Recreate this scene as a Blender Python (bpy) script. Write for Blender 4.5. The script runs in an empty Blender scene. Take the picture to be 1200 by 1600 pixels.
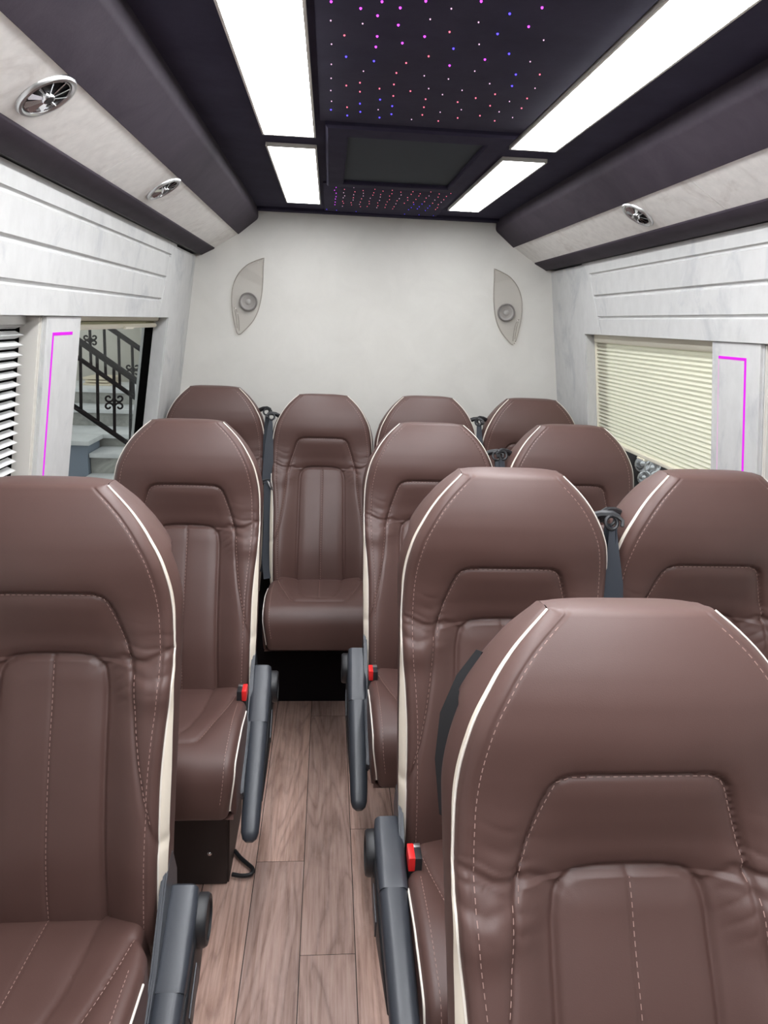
import bpy, bmesh, math, random
import numpy as np
from mathutils import Vector, Matrix
random.seed(4)
S = bpy.context.scene
COL = S.collection
PI = math.pi

# ------------------------------------------------------------------ materials
def mat(name, col, rough=.5, metal=0., spec=.5, sheen=0.):
    m = bpy.data.materials.new(name); m.use_nodes = True
    b = m.node_tree.nodes['Principled BSDF']
    b.inputs['Base Color'].default_value = (*col, 1); b.inputs['Roughness'].default_value = rough
    b.inputs['Metallic'].default_value = metal; b.inputs['Specular IOR Level'].default_value = spec
    b.inputs['Sheen Weight'].default_value = sheen
    return m
def nd(m, t, **kw):
    n = m.node_tree.nodes.new(t)
    for k, v in kw.items(): setattr(n, k, v)
    return n
def lk(m, a, b): m.node_tree.links.new(a, b)
def bsdf(m): return m.node_tree.nodes['Principled BSDF']
def texco(m, kind='Object'): return nd(m, 'ShaderNodeTexCoord').outputs[kind]
def noise(m, co, scale, detail=4, rough=.55, dist=0):
    n = nd(m, 'ShaderNodeTexNoise'); lk(m, co, n.inputs['Vector'])
    n.inputs['Scale'].default_value = scale; n.inputs['Detail'].default_value = detail
    n.inputs['Roughness'].default_value = rough; n.inputs['Distortion'].default_value = dist
    return n.outputs['Fac']
def ramp(m, fac, stops):
    r = nd(m, 'ShaderNodeValToRGB'); lk(m, fac, r.inputs['Fac'])
    e = r.color_ramp.elements
    while len(e) < len(stops): e.new(.5)
    for i, (p, c) in enumerate(stops): e[i].position = p; e[i].color = (*c, 1)
    return r.outputs['Color']
def bump(m, h, strength=.2, dist=.001):
    b = nd(m, 'ShaderNodeBump'); lk(m, h, b.inputs['Height'])
    b.inputs['Strength'].default_value = strength; b.inputs['Distance'].default_value = dist
    lk(m, b.outputs['Normal'], bsdf(m).inputs['Normal'])
def mapping(m, co, sc):
    n = nd(m, 'ShaderNodeMapping'); lk(m, co, n.inputs['Vector']); n.inputs['Scale'].default_value = sc
    return n.outputs['Vector']

M = {}
m = M['leather'] = mat('brown_leather', (.1, .05, .042), .46, spec=.48)
co = texco(m)
lk(m, ramp(m, noise(m, co, 5, 3), [(.3, (.088, .045, .038)), (.7, (.103, .055, .047))]), bsdf(m).inputs['Base Color'])
v = nd(m, 'ShaderNodeTexVoronoi'); v.feature = 'DISTANCE_TO_EDGE'; lk(m, co, v.inputs['Vector']); v.inputs['Scale'].default_value = 420
bump(m, v.outputs['Distance'], .12, .0006)
M['leather_side'] = M['leather']
M['cream_trim'] = mat('cream_leather_trim', (.74, .66, .55), .5)
M['piping'] = mat('cream_piping', (.82, .76, .68), .45)
M['thread'] = mat('tan_thread', (.36, .23, .20), .7)
M['plastic'] = mat('charcoal_plastic', (.037, .041, .051), .38, spec=.6)
co = texco(M['plastic']); bump(M['plastic'], noise(M['plastic'], co, 700, 2), .15, .0006)
M['plastic_dark'] = mat('black_plastic', (.014, .014, .016), .45)
M['pedestal'] = mat('dark_brown_vinyl', (.03, .022, .021), .55)
M['plinth'] = mat('black_carpet', (.011, .008, .010), .9, spec=.15)
M['red'] = mat('red_plastic', (.78, .02, .02), .35)
M['frit'] = mat('black_glass_border', (.003, .003, .003), .9, spec=.0)
M['webbing'] = mat('navy_webbing', (.022, .027, .037), .6)
m = M['webbing']; w = nd(m, 'ShaderNodeTexWave'); lk(m, texco(m), w.inputs['Vector']); w.inputs['Scale'].default_value = 260; bump(m, w.outputs['Fac'], .3, .0006)
M['chrome'] = mat('chrome', (.72, .72, .73), .16, 1)
M['satin'] = mat('satin_chrome', (.62, .62, .62), .3, 1)
M['blackiron'] = mat('black_iron', (.006, .006, .007), .7, spec=.15)

m = M['suede'] = mat('dark_purple_suede', (.045, .036, .048), .9, spec=.1, sheen=.0)
co = texco(m)
lk(m, ramp(m, noise(m, co, 9, 6, .65), [(.3, (.034, .030, .052)), (.72, (.047, .042, .070))]), bsdf(m).inputs['Base Color'])
bump(m, noise(m, co, 160, 4), .2, .001)
m = M['suede_light'] = mat('brown_suede', (.06, .046, .055), .75, spec=.2, sheen=.0)
co = texco(m)
lk(m, ramp(m, noise(m, co, 7, 8, .7, .6), [(.3, (.038, .029, .041)), (.7, (.057, .045, .058))]), bsdf(m).inputs['Base Color'])
bump(m, noise(m, co, 160, 4), .2, .001)
def marble(name, base, dark, sc, st):
    m = mat(name, base, .62, spec=.3)
    co = texco(m, 'Object')
    mp = mapping(m, co, sc)
    n1 = noise(m, mp, 7, 9, .66, 1.4)
    c1 = ramp(m, n1, [(.34, dark), (.47, base), (.6, base), (.74, tuple(min(1, c*1.07) for c in base))])
    n2 = noise(m, mp, 38, 4, .6)
    mx = nd(m, 'ShaderNodeMixRGB', blend_type='MULTIPLY'); mx.inputs['Fac'].default_value = st
    lk(m, c1, mx.inputs['Color1']); lk(m, ramp(m, n2, [(.35, (.86, .86, .86)), (.65, (1, 1, 1))]), mx.inputs['Color2'])
    lk(m, mx.outputs['Color'], bsdf(m).inputs['Base Color'])
    bump(m, noise(m, co, 120, 4), .12, .001)
    return m
M['marble'] = marble('white_veined_suede', (.60, .597, .585), (.49, .495, .50), (1, .7, .45), .5)
M['cream_panel'] = marble('cream_crackled_suede', (.88, .85, .815), (.76, .72, .68), (1, 1, 1), .6)
m = M['backwall'] = mat('cream_suede_wall', (.66, .63, .58), .7, spec=.25)
co = texco(m); lk(m, ramp(m, noise(m, co, 6, 8, .62, .5), [(.3, (.65, .63, .585)), (.7, (.71, .69, .645))]), bsdf(m).inputs['Base Color'])
bump(m, noise(m, co, 90, 5), .15, .001)
M['reveal'] = mat('warm_white_vinyl', (.68, .65, .6), .55)

def emis(name, col, st):
    m = bpy.data.materials.new(name); m.use_nodes = True
    nt = m.node_tree; nt.nodes.remove(nt.nodes['Principled BSDF'])
    e = nt.nodes.new('ShaderNodeEmission'); e.inputs['Color'].default_value = (*col, 1); e.inputs['Strength'].default_value = st
    nt.links.new(e.outputs['Emission'], nt.nodes['Material Output'].inputs['Surface'])
    return m
M['light'] = emis('white_light_diffuser', (.95, .97, 1), 29.0)
M['light_rear'] = emis('white_rear_light_diffuser', (.95, .97, 1), 17.5)
M['led'] = emis('magenta_led', (.72, .03, .76), 1.25)
M['led_pale'] = emis('pale_pink_led', (.95, .55, .85), .9)
M['star_p'] = emis('purple_star', (.62, .06, .85), 3.2)
M['star_b'] = emis('blue_star', (.09, .06, .95), 3.0)
M['star_r'] = emis('red_star', (.95, .16, .24), 2.2)
M['star_w'] = emis('pale_star', (.8, .5, .7), 1.6)
def glass(name, tint, fac):
    m = bpy.data.materials.new(name); m.use_nodes = True
    nt = m.node_tree; nt.nodes.remove(nt.nodes['Principled BSDF'])
    t = nt.nodes.new('ShaderNodeBsdfTransparent'); t.inputs['Color'].default_value = (*tint, 1)
    g = nt.nodes.new('ShaderNodeBsdfGlossy'); g.inputs['Roughness'].default_value = .03
    mx = nt.nodes.new('ShaderNodeMixShader'); mx.inputs['Fac'].default_value = fac
    nt.links.new(t.outputs[0], mx.inputs[1]); nt.links.new(g.outputs[0], mx.inputs[2])
    nt.links.new(mx.outputs[0], nt.nodes['Material Output'].inputs['Surface'])
    return m
M['glass'] = glass('window_glass', (.93, .95, .94), .05)
M['clear'] = glass('clear_smoked_plastic', (.88, .865, .85), .07)
M['screen'] = mat('slate_mesh', (.035, .042, .052), .8, spec=.2)
def blind(name, col, tr):
    m = mat(name, col, .7, spec=.2)
    nt = m.node_tree; t = nt.nodes.new('ShaderNodeBsdfTranslucent'); t.inputs['Color'].default_value = (*col, 1)
    mx = nt.nodes.new('ShaderNodeMixShader'); mx.inputs['Fac'].default_value = tr
    nt.links.new(bsdf(m).outputs[0], mx.inputs[1]); nt.links.new(t.outputs[0], mx.inputs[2])
    nt.links.new(mx.outputs[0], nt.nodes['Material Output'].inputs['Surface'])
    return m
M['blind'] = blind('cream_pleated_fabric', (.92, .90, .76), .45)
M['blind_white'] = blind('white_pleated_fabric', (.78, .78, .77), .25)
M['blind_rail'] = mat('cream_rail', (.86, .82, .68), .5)

# wood floor: planks carry their own offset in a colour attribute
m = M['wood'] = mat('walnut_vinyl_planks', (.3, .18, .14), .38, spec=.4)
co = texco(m)
at = nd(m, 'ShaderNodeAttribute'); at.attribute_name = 'plank'
va = nd(m, 'ShaderNodeVectorMath', operation='MULTIPLY_ADD'); lk(m, at.outputs['Color'], va.inputs[0]); va.inputs[1].default_value = (7, 9, 5); lk(m, co, va.inputs[2])
grain = noise(m, mapping(m, va.outputs[0], (60, 2.4, 1)), 2.0, 8, .62, .35)
field = noise(m, mapping(m, va.outputs[0], (5.0, .62, 1)), 1.3, 2, .4, .6)
def mth(op, a, b):
    n = nd(m, 'ShaderNodeMath', operation=op)
    lk(m, a, n.inputs[0])
    if isinstance(b, (int, float)): n.inputs[1].default_value = b
    else: lk(m, b, n.inputs[1])
    return n.outputs[0]
contour = mth('PINGPONG', mth('MULTIPLY', field, 15), .5)
jag = noise(m, mapping(m, va.outputs[0], (40, 9, 1)), 2.0, 5, .7)
contour = mth('ADD', contour, mth('MULTIPLY', mth('SUBTRACT', jag, .5), .55))
blot = noise(m, mapping(m, va.outputs[0], (5, 1.6, 1)), 2.0, 5, .6, .8)
c1 = ramp(m, grain, [(.28, (.50, .31, .24)), (.5, (.69, .465, .385)), (.72, (.80, .585, .50))])
c2 = ramp(m, contour, [(0, (.66, .62, .61)), (.10, (.84, .82, .81)), (.32, (1, 1, 1))])
c3 = ramp(m, blot, [(.34, (.66, .64, .64)), (.56, (1, 1, 1))])
x1 = nd(m, 'ShaderNodeMixRGB', blend_type='MULTIPLY'); x1.inputs['Fac'].default_value = .8; lk(m, c1, x1.inputs['Color1']); lk(m, c2, x1.inputs['Color2'])
x2 = nd(m, 'ShaderNodeMixRGB', blend_type='MULTIPLY'); x2.inputs['Fac'].default_value = .6; lk(m, x1.outputs[0], x2.inputs['Color1']); lk(m, c3, x2.inputs['Color2'])
sep = nd(m, 'ShaderNodeSeparateColor'); lk(m, at.outputs['Color'], sep.inputs[0])
x3 = nd(m, 'ShaderNodeMixRGB', blend_type='MULTIPLY'); x3.inputs['Fac'].default_value = 1; lk(m, x2.outputs[0], x3.inputs['Color1'])
lk(m, ramp(m, sep.outputs[2], [(0, (.72, .72, .74)), (1, (1.0, .98, .97))]), x3.inputs['Color2'])
lk(m, x3.outputs[0], bsdf(m).inputs['Base Color'])
bump(m, grain, .12, .0008)
M['gap'] = mat('dark_plank_gap', (.02, .014, .012), .8)
m = M['stone'] = mat('white_marble_tread', (.62, .63, .62), .5)
co = texco(m); lk(m, ramp(m, noise(m, co, 3, 8, .65, 1), [(.3, (.5, .51, .51)), (.6, (.68, .69, .68))]), bsdf(m).inputs['Base Color'])
m = M['riser'] = mat('grey_stone_riser', (.3, .3, .28), .7)
co = texco(m); lk(m, ramp(m, noise(m, co, 6, 8, .7, 1), [(.3, (.2, .2, .19)), (.65, (.42, .42, .38))]), bsdf(m).inputs['Base Color'])
m = M['render'] = mat('cream_rendered_wall', (.56, .54, .47), .85)
co = texco(m); lk(m, ramp(m, noise(m, co, 1.3, 6), [(.3, (.46, .44, .38)), (.7, (.62, .6, .53))]), bsdf(m).inputs['Base Color'])
M['bluegrey'] = mat('blue_grey_paint', (.2, .24, .29), .8)
M['concrete'] = mat('concrete_ground', (.35, .34, .33), .9)
M['tile'] = mat('cream_tile', (.68, .6, .45), .7)
M['carpaint'] = mat('white_car_paint', (.6, .6, .6), .3)

# ------------------------------------------------------------------ mesh helpers
def obj(name, bm, material, parent=None, smooth=True, angle=40):
    me = bpy.data.meshes.new(name); bm.to_mesh(me); bm.free()
    mats = material if isinstance(material, (list, tuple)) else [material]
    for k in mats: me.materials.append(k)
    if smooth:
        me.shade_smooth()
        me.set_sharp_from_angle(angle=math.radians(angle))
    o = bpy.data.objects.new(name, me); COL.objects.link(o)
    if parent: o.parent = parent
    return o
def tag(o, label, cat=None, group=None):
    o['label'] = label
    if cat: o['category'] = cat
    if group: o['group'] = group
    return o
def empty(name, loc=(0, 0, 0)):
    o = bpy.data.objects.new(name, None); COL.objects.link(o); o.location = loc; o.empty_display_size = .05
    return o
def struct(o): o['kind'] = 'structure'; return o
def bx(bm, lo, hi, bev=0, seg=2):
    r = bmesh.ops.create_cube(bm, size=1)
    for v in r['verts']:
        for i in range(3): v.co[i] = lo[i] + (v.co[i] + .5) * (hi[i] - lo[i])
    if bev:
        es = list({e for v in r['verts'] for e in v.link_edges})
        bmesh.ops.bevel(bm, geom=es, offset=bev, segments=seg, affect='EDGES', profile=.6)
    return r['verts']
def hexa(bm, pts, bev=0):
    """8 points: bottom ring 4, top ring 4"""
    vs = [bm.verts.new(p) for p in pts]
    fs = [(3, 2, 1, 0), (4, 5, 6, 7), (0, 1, 5, 4), (1, 2, 6, 5), (2, 3, 7, 6), (3, 0, 4, 7)]
    for f in fs: bm.faces.new([vs[i] for i in f])
    if bev:
        es = list({e for v in vs for e in v.link_edges})
        bmesh.ops.bevel(bm, geom=es, offset=bev, segments=2, affect='EDGES')
def tube(bm, pts, r, n=8, closed=False, caps=True):
    pts = [Vector(p) for p in pts]; N = len(pts)
    rs = r if isinstance(r, (list, tuple)) else [r] * N
    rings = []; prev = None
    for i, p in enumerate(pts):
        if closed: t = pts[(i+1) % N] - pts[i-1]
        else: t = pts[min(i+1, N-1)] - pts[max(i-1, 0)]
        if t.length < 1e-9: t = Vector((0, 0, 1))
        t.normalize()
        if prev is None:
            a = Vector((0, 0, 1)) if abs(t.z) < .9 else Vector((1, 0, 0))
            u = t.cross(a).normalized()
        else:
            u = prev - t * prev.dot(t); u.normalize()
        prev = u; w = t.cross(u)
        rings.append([bm.verts.new(p + (u * math.cos(2*PI*k/n) + w * math.sin(2*PI*k/n)) * rs[i]) for k in range(n)])
    for i in range(N if closed else N-1):
        a, b = rings[i], rings[(i+1) % N]
        for k in range(n): bm.faces.new((a[k], a[(k+1) % n], b[(k+1) % n], b[k]))
    if caps and not closed:
        bm.faces.new(rings[0][::-1]); bm.faces.new(rings[-1])
def loft(bm, rings, closed=True, caps=True):
    """rings: lists of points, same length"""
    R = [[bm.verts.new(p) for p in r] for r in rings]; n = len(R[0])
    for a, b in zip(R, R[1:]):
        for k in range(n if closed else n-1):
            bm.faces.new((a[k], a[(k+1) % n], b[(k+1) % n], b[k]))
    if caps: bm.faces.new(R[0][::-1]); bm.faces.new(R[-1])
    return R
def ribbon(bm, pts, nrm, w, th):
    """flat strap along pts, nrm = list of width directions"""
    rings = []
    P = [Vector(p) for p in pts]
    for i, p in enumerate(P):
        t = (P[min(i+1, len(P)-1)] - P[max(i-1, 0)]).normalized()
        d = Vector(nrm[i]).normalized(); n = t.cross(d).normalized()
        ww = w[i] if isinstance(w, (list, tuple)) else w
        rings.append([p + d*ww/2 + n*th/2, p - d*ww/2 + n*th/2, p - d*ww/2 - n*th/2, p + d*ww/2 - n*th/2])
    loft(bm, rings)
def lathe(bm, prof, axis_m, n=32):
    """prof: (r, h) list; axis_m: Matrix placing z axis"""
    rings = [[axis_m @ Vector((r*math.cos(2*PI*k/n), r*math.sin(2*PI*k/n), h)) for k in range(n)] for r, h in prof]
    return loft(bm, rings, True, False)
def interp(z, xs, ys):
    """monotone cubic"""
    xs = np.array(xs, float); ys = np.array(ys, float); h = np.diff(xs); dl = np.diff(ys)/h
    m = np.zeros_like(xs); m[0] = dl[0]; m[-1] = dl[-1]
    for i in range(1, len(xs)-1):
        if dl[i-1]*dl[i] > 0:
            w1 = 2*h[i] + h[i-1]; w2 = h[i] + 2*h[i-1]; m[i] = (w1+w2)/(w1/dl[i-1] + w2/dl[i])
    z = np.clip(np.asarray(z, float), xs[0], xs[-1]); k = np.clip(np.searchsorted(xs, z, 'right')-1, 0, len(xs)-2)
    t = (z - xs[k])/h[k]
    return (2*t**3-3*t**2+1)*ys[k] + (t**3-2*t**2+t)*h[k]*m[k] + (-2*t**3+3*t**2)*ys[k+1] + (t**3-t**2)*h[k]*m[k+1]
def sm(x, a, b):
    t = np.clip((x - a) / (b - a), 0, 1); return t*t*(3 - 2*t)
def segdist(px, pz, poly):
    d = np.full(np.shape(px), 1e9)
    for (x0, z0), (x1, z1) in zip(poly, poly[1:]):
        dx, dz = x1-x0, z1-z0; L = dx*dx + dz*dz + 1e-12
        t = np.clip(((px-x0)*dx + (pz-z0)*dz) / L, 0, 1)
        d = np.minimum(d, np.hypot(px - x0 - t*dx, pz - z0 - t*dz))
    return d
def catmull(P, n=8):
    P = [np.array(p, float) for p in P]; Q = [2*P[0]-P[1]] + P + [2*P[-1]-P[-2]]; out = []
    for i in range(1, len(Q)-2):
        for k in range(n):
            t = k/n; a, b, c, d = Q[i-1], Q[i], Q[i+1], Q[i+2]
            out.append(.5*((2*b) + (c-a)*t + (2*a-5*b+4*c-d)*t*t + (3*b-a-3*c+d)*t**3))
    out.append(P[-1]); return out
def inpoly(px, pz, poly):
    c = np.zeros(np.shape(px), bool); n = len(poly)
    for i in range(n):
        x0, z0 = poly[i]; x1, z1 = poly[(i+1) % n]
        if abs(z1 - z0) < 1e-12: continue
        k = (z0 > pz) != (z1 > pz)
        c ^= k & (px < (x1-x0)*(pz-z0)/(z1-z0) + x0)
    return c

# ------------------------------------------------------------------ seat: backrest
PIV = np.array([0, -.13, .52])                       # hinge of the backrest, seat space
YC = ([.46, .50, .563, .65, .75, .85, .95, .985, 1.02, 1.06, 1.108, 1.15, 1.19, 1.22, 1.25, 1.27, 1.283],
      [-.172, -.176, -.174, -.162, -.131, -.090, -.045, -.034, -.034, -.040, -.048, -.050, -.045, -.036, -.022, -.010, 0.])
WX = ([.46, .56, .70, .80, .88, .95, 1.0, 1.06, 1.1, 1.155, 1.21, 1.24, 1.263, 1.283],
      [.183, .188, .190, .191, .196, .203, .2045, .2035, .2005, .190, .165, .144, .122, .099])
CW = ([.46, .56, .70, .80, .88, .95, 1.02, 1.1, 1.2, 1.283],
      [.007, .012, .0145, .015, .010, .004, .0020, .0034, .0026, .001])
S1 = [(0, 1.1135), (.045, 1.113), (.078, 1.112), (.094, 1.106), (.104, 1.094), (.111, 1.075), (.122, 1.04), (.134, 1.0),
      (.138, .97), (.140, .93), (.144, .89), (.152, .84), (.164, .785), (.178, .735), (.192, .70)]
S2 = [(0, .992), (.04, .9905), (.062, .987), (.078, .979), (.087, .966), (.0905, .945), (.0915, .9), (.093, .75), (.097, .55), (.098, .44)]
S4 = [(.215, 1.012), (.19, 1.006), (.165, .994), (.135, .990)]
S5 = [(.135, .990), (.12, .993), (.105, .985), (.088, .975)]
S6 = [(.205, .975), (.175, .965), (.142, .972)]
def wz(z): return interp(z, *WX)
def puff(d, a, s): return -a * np.exp(-(d/s)**2)
def yfront(x, z):
    x = np.asarray(x, float); z = np.asarray(z, float); ax = np.abs(x)
    y = interp(z, *YC)
    w = wz(z); e = np.clip(w - ax, 0, None)
    # torso bolsters and a hollow centre
    tor = sm(z, .44, .56) * (1 - sm(z, .93, 1.03))
    y = y - .030 * tor * sm(ax, .095, .165)
    y = y - .012 * sm(z, .9, .97) * (1 - sm(z, 1.0, 1.1)) * sm(ax, .08, .15)
    # headrest wraps back at the sides, insert is set back
    hd = sm(z, 1.0, 1.12)
    y = y + hd * .32 * ax**2 * 1.2
    ins = inpoly(ax, z, S1[:8] + [(.134, .985), (0, .985)])
    y = y + .004 * ins
    # edge rolls back
    r = .017
    t = np.clip(r - e, 0, r); y = y + r - np.sqrt(np.maximum(r*r - t*t, 0))
    # seams
    g = np.zeros_like(y)
    d1 = segdist(ax, z, S1); d2 = segdist(ax, z, S2); d4 = segdist(ax, z, S4); d5 = segdist(ax, z, S5); d6 = segdist(ax, z, S6)
    g += .0048*np.exp(-(d1/.0042)**2) + .0040*np.exp(-(d1/.016)**2)*(1-.6*sm(.95-z, 0, .2))
    g += .0062*np.exp(-(d2/.0045)**2) + .0055*np.exp(-(d2/.018)**2)
    cs = np.where(z < .99, ax, 1.)
    g += .0026*np.exp(-(cs/.0032)**2) + .0012*np.exp(-(cs/.014)**2)
    g += .0045*np.exp(-(d4/.006)**2) + .0030*np.exp(-(d5/.006)**2) + .0022*np.exp(-(d6/.006)**2)
    ed = np.abs(e - .017); g += .0018*np.exp(-(ed/.003)**2) * sm(z, .5, .56)
    # soft wrinkles at the neck
    wr = np.exp(-((z-1.0)/.045)**2) * sm(ax, .09, .14)
    ph = (z + .25*(ax-.15)*np.sin(x*31))*2*PI/.023 + 2.2*np.sin(x*37) + 1.3*np.sin(x*83+1)
    g += wr * .0017*(1 - np.abs(np.sin(ph/2))**.6)*(1.2 + .8*np.sin(z*190 + x*57))
    wr2 = np.exp(-((z-.955)/.03)**2) * sm(ax, .095, .115) * (1-sm(ax, .135, .145))
    g += wr2*.0018*(1 - np.abs(np.sin((z - .5*ax)*PI/.02 + 1.5*np.sin(x*29)))**.6)
    wr3 = np.exp(-((z-.50)/.04)**2)
    g += wr3*.001*np.sin(x*120 + 4*np.sin(z*60))
    return y + g

def sheet(bm, P, keep=None):
    """P: rows x cols x 3 -> faces; keep(i,j)->bool"""
    nr, nc, _ = P.shape
    used = {}
    def vv(i, j):
        if (i, j) not in used: used[(i, j)] = bm.verts.new(P[i, j])
        return used[(i, j)]
    for i in range(nr-1):
        for j in range(nc-1):
            if keep is None or keep[i, j]:
                bm.faces.new((vv(i, j), vv(i, j+1), vv(i+1, j+1), vv(i+1, j)))

NZ, NX = 281, 161
zr = np.linspace(.46, 1.283, NZ)
ur = np.linspace(-1, 1, NX)
def outline_front(z, side): return np.array([side*wz(z), float(yfront(side*wz(z), z)), z])
def back_depth(z): return float(interp(z, [.46, .6, .8, 1.0, 1.15, 1.283], [.075, .085, .095, .105, .105, .088]))
def build_backrest(parent):
    Xg = ur[None, :] * wz(zr)[:, None]; Zg = np.repeat(zr[:, None], NX, 1)
    Yg = yfront(Xg, Zg)
    P = np.stack([Xg, Yg, Zg], 2) - PIV
    # rows that roll over the crown
    crown = []
    wt = float(wz(1.283)); edge = Yg[-1]
    cy = [(.006, .0030), (.014, .0050), (.026, .0060), (.042, .0055), (.058, .0030), (.072, -.0030), (.082, -.011)]
    for dy, dz in cy:
        k = dy/.082
        row = np.stack([ur*wt*(1-.02*k), edge*(1-k) + .005*k + dy, np.full(NX, 1.283+dz) - .006*np.abs(ur)**4*(1 if k > .3 else k/.3)], 1) - PIV
        crown.append(row)
    Pc = np.concatenate([P[-1:], np.array(crown)], 0)
    xc = .5*(Xg[:-1, :-1] + Xg[1:, 1:]); zc = .5*(Zg[:-1, :-1] + Zg[1:, 1:])
    head = inpoly(np.abs(xc), zc, S1[:8] + [(.136, .990), (.12, .993), (.105, .985), (.088, .975), (.078, .979), (.062, .987), (.04, .9905), (0, .992), (-.02, .992), (-.02, 1.1135)])
    cen = inpoly(np.abs(xc), zc, S2 + [(-.02, .44), (-.02, .992)])
    # main shell
    bm = bmesh.new()
    sheet(bm, P, ~(head | cen))
    sheet(bm, Pc)
    back_edge = {}
    crown_b = {sd: np.array([Pc[i, 0 if sd < 0 else -1] for i in range(len(Pc))]) + PIV for sd in (-1, 1)}
    for side in (-1, 1):
        rows = []
        for z in zr[::2].tolist() + [zr[-1]]:
            f = outline_front(z, side); cw = float(interp(z, *CW)); bd = back_depth(z); w = float(wz(z))
            x0 = f[0] + side*cw; y0 = f[1] + cw*.9 + .003
            hb = .007 * float(sm(z, .95, 1.1)) * float(1 - sm(z, 1.11, 1.275))
            yb = float(interp(z, *YC)) + bd + .02
            if z > 1.24:
                k = float(sm(z, 1.24, 1.283)); yb = yb*(1-k) + .087*k
            row = []
            for s in np.linspace(0, 1, 9):
                if z > 1.16:
                    kz = float(sm(z, 1.165, 1.283)); cb = crown_b[side]
                    tgt = np.array([np.interp(s, np.linspace(0, 1, len(cb)), cb[:, q]) for q in range(3)])
                    cur = np.array([x0 + side*(hb*math.sin(PI*min(1, s*1.15)) - .014*s**3*.2), y0 + (yb-y0)*s, z])
                    off = tgt - np.array([tgt[0], 0, 1.283]); nz = cur.copy()
                    nz[0] = cur[0] + (tgt[0] - side*wt)*kz; fr = (tgt[1] - cb[0, 1])/(cb[-1, 1] - cb[0, 1]); nz[1] = y0 + (yb-y0)*(s*(1-kz) + fr*kz); nz[2] = z + (tgt[2]-1.283)*kz
                    row.append(nz.tolist()); continue
                row.append([x0 + side*(hb*math.sin(PI*min(1, s*1.15)) - .014*s**3*(1 if z < 1.2 else .2)), y0 + (yb-y0)*s, z - .0*s])
            rows.append(row)
        R = np.array(rows) - PIV
        if side == -1: R = R[:, ::-1]
        # brown lip between front edge and the trim is made by the trim itself; gusset goes here
        sheet(bm, R)
        back_edge[side] = R[:, 0] if side == -1 else R[:, -1]
    nb = 9
    B = np.stack([back_edge[1]*(1-t) + back_edge[-1]*t + np.array([0, .02*math.sin(PI*t), 0]) for t in np.linspace(0, 1, nb)], 1)
    sheet(bm, B)
    # close crown to the back
    last = crown[-1][::-1]
    tops = np.stack([np.array([np.interp(t, np.linspace(0, 1, nb), B[-1][:, k]) for k in range(3)]).T for t in np.linspace(0, 1, NX)], 0)
    sheet(bm, np.stack([last, tops], 0))
    bot = P[0]; sheet(bm, np.stack([bot[::-1], np.stack([np.array([np.interp(t, np.linspace(0, 1, nb), B[0][:, k]) for k in range(3)]).T for t in np.linspace(0, 1, NX)], 0)], 0))
    bmesh.ops.remove_doubles(bm, verts=bm.verts, dist=1e-5)
    o = obj('backrest', bm, M['leather'], parent, angle=60)
    o.location = PIV
    gu = np.gradient(P, axis=1); gv = np.gradient(P, axis=0); Nn = np.cross(gu, gv); Nn /= np.linalg.norm(Nn, axis=2, keepdims=True) + 1e-12
    look = {tuple(np.round(P[i, j], 5)): Nn[i, j] for i in range(NZ-1) for j in range(NX)}
    def fixn(ob):
        me = ob.data; ns = []
        for v in me.vertices:
            q = look.get(tuple(np.round(np.array(v.co), 5)))
            ns.append(tuple(q) if q is not None else tuple(v.normal))
        me.normals_split_custom_set_from_vertices(ns)
    fixn(o)
    bm = bmesh.new(); sheet(bm, P, head); fixn(obj('headrest_panel', bm, M['leather'], o, angle=80))
    bm = bmesh.new(); sheet(bm, P, cen); fixn(obj('centre_panel', bm, M['leather'], o, angle=80))
    # cream side trim (both flanks) and piping
    for side in (-1, 1):
        bm = bmesh.new(); rows = []
        for z in zr[::2].tolist() + [zr[-1]]:
            f = outline_front(z, side); cw = float(interp(z, *CW))
            rows.append([f - PIV + np.array([side*cw*t, cw*.9*t*t + .003*t + .0006, 0]) for t in (0, .25, .5, .75, 1)])
        R = np.array(rows)
        if side == -1: R = R[:, ::-1]
        sheet(bm, R); tag(obj('side_trim', bm, M['cream_trim'], o), 'cream leather strip down the flank')
        bm = bmesh.new()
        tube(bm, [outline_front(z, side) - PIV + np.array([side*.0008, -.0003, 0]) for z in zr[::3].tolist() + [zr[-1]]], .0017, 6)
        tag(obj('piping', bm, M['piping'], o), 'thin cream piping along the edge')
    # stitching, one part per seam
    def stitch(poly, both=True):
        poly = [np.array(p) for p in poly]; L = [0]
        for a, b in zip(poly, poly[1:]): L.append(L[-1] + np.linalg.norm(b-a))
        n = int(L[-1]/.0092)
        for sg in ((1, -1) if both else (1,)):
            bm = bmesh.new()
            for k in range(n):
                q = []
                for t in (k*.0092, k*.0092+.0052):
                    x = np.interp(t, L, [p[0] for p in poly]); z = np.interp(t, L, [p[1] for p in poly])
                    q.append(np.array([sg*x, float(yfront(sg*x, z)) - .0004, z]) - PIV)
                tube(bm, q, .0006, 5)
            obj('seam_stitching', bm, M['thread'], o, smooth=False)
    s1in = [(x - .0035 if i > 3 else x, z - .0035 if i < 6 else z) for i, (x, z) in enumerate(S1)]
    hd = s1in[:9]; stitch([(-x, z) for x, z in hd[::-1]] + hd[1:], False)
    stitch([(x + .004, z) for x, z in S1[8:-1]])
    stitch([(0.0015, .985), (0.0015, .50)], False)
    stitch([(float(wz(z)) - .0195, z) for z in np.linspace(.5, 1.275, 90)])
    return o

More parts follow.
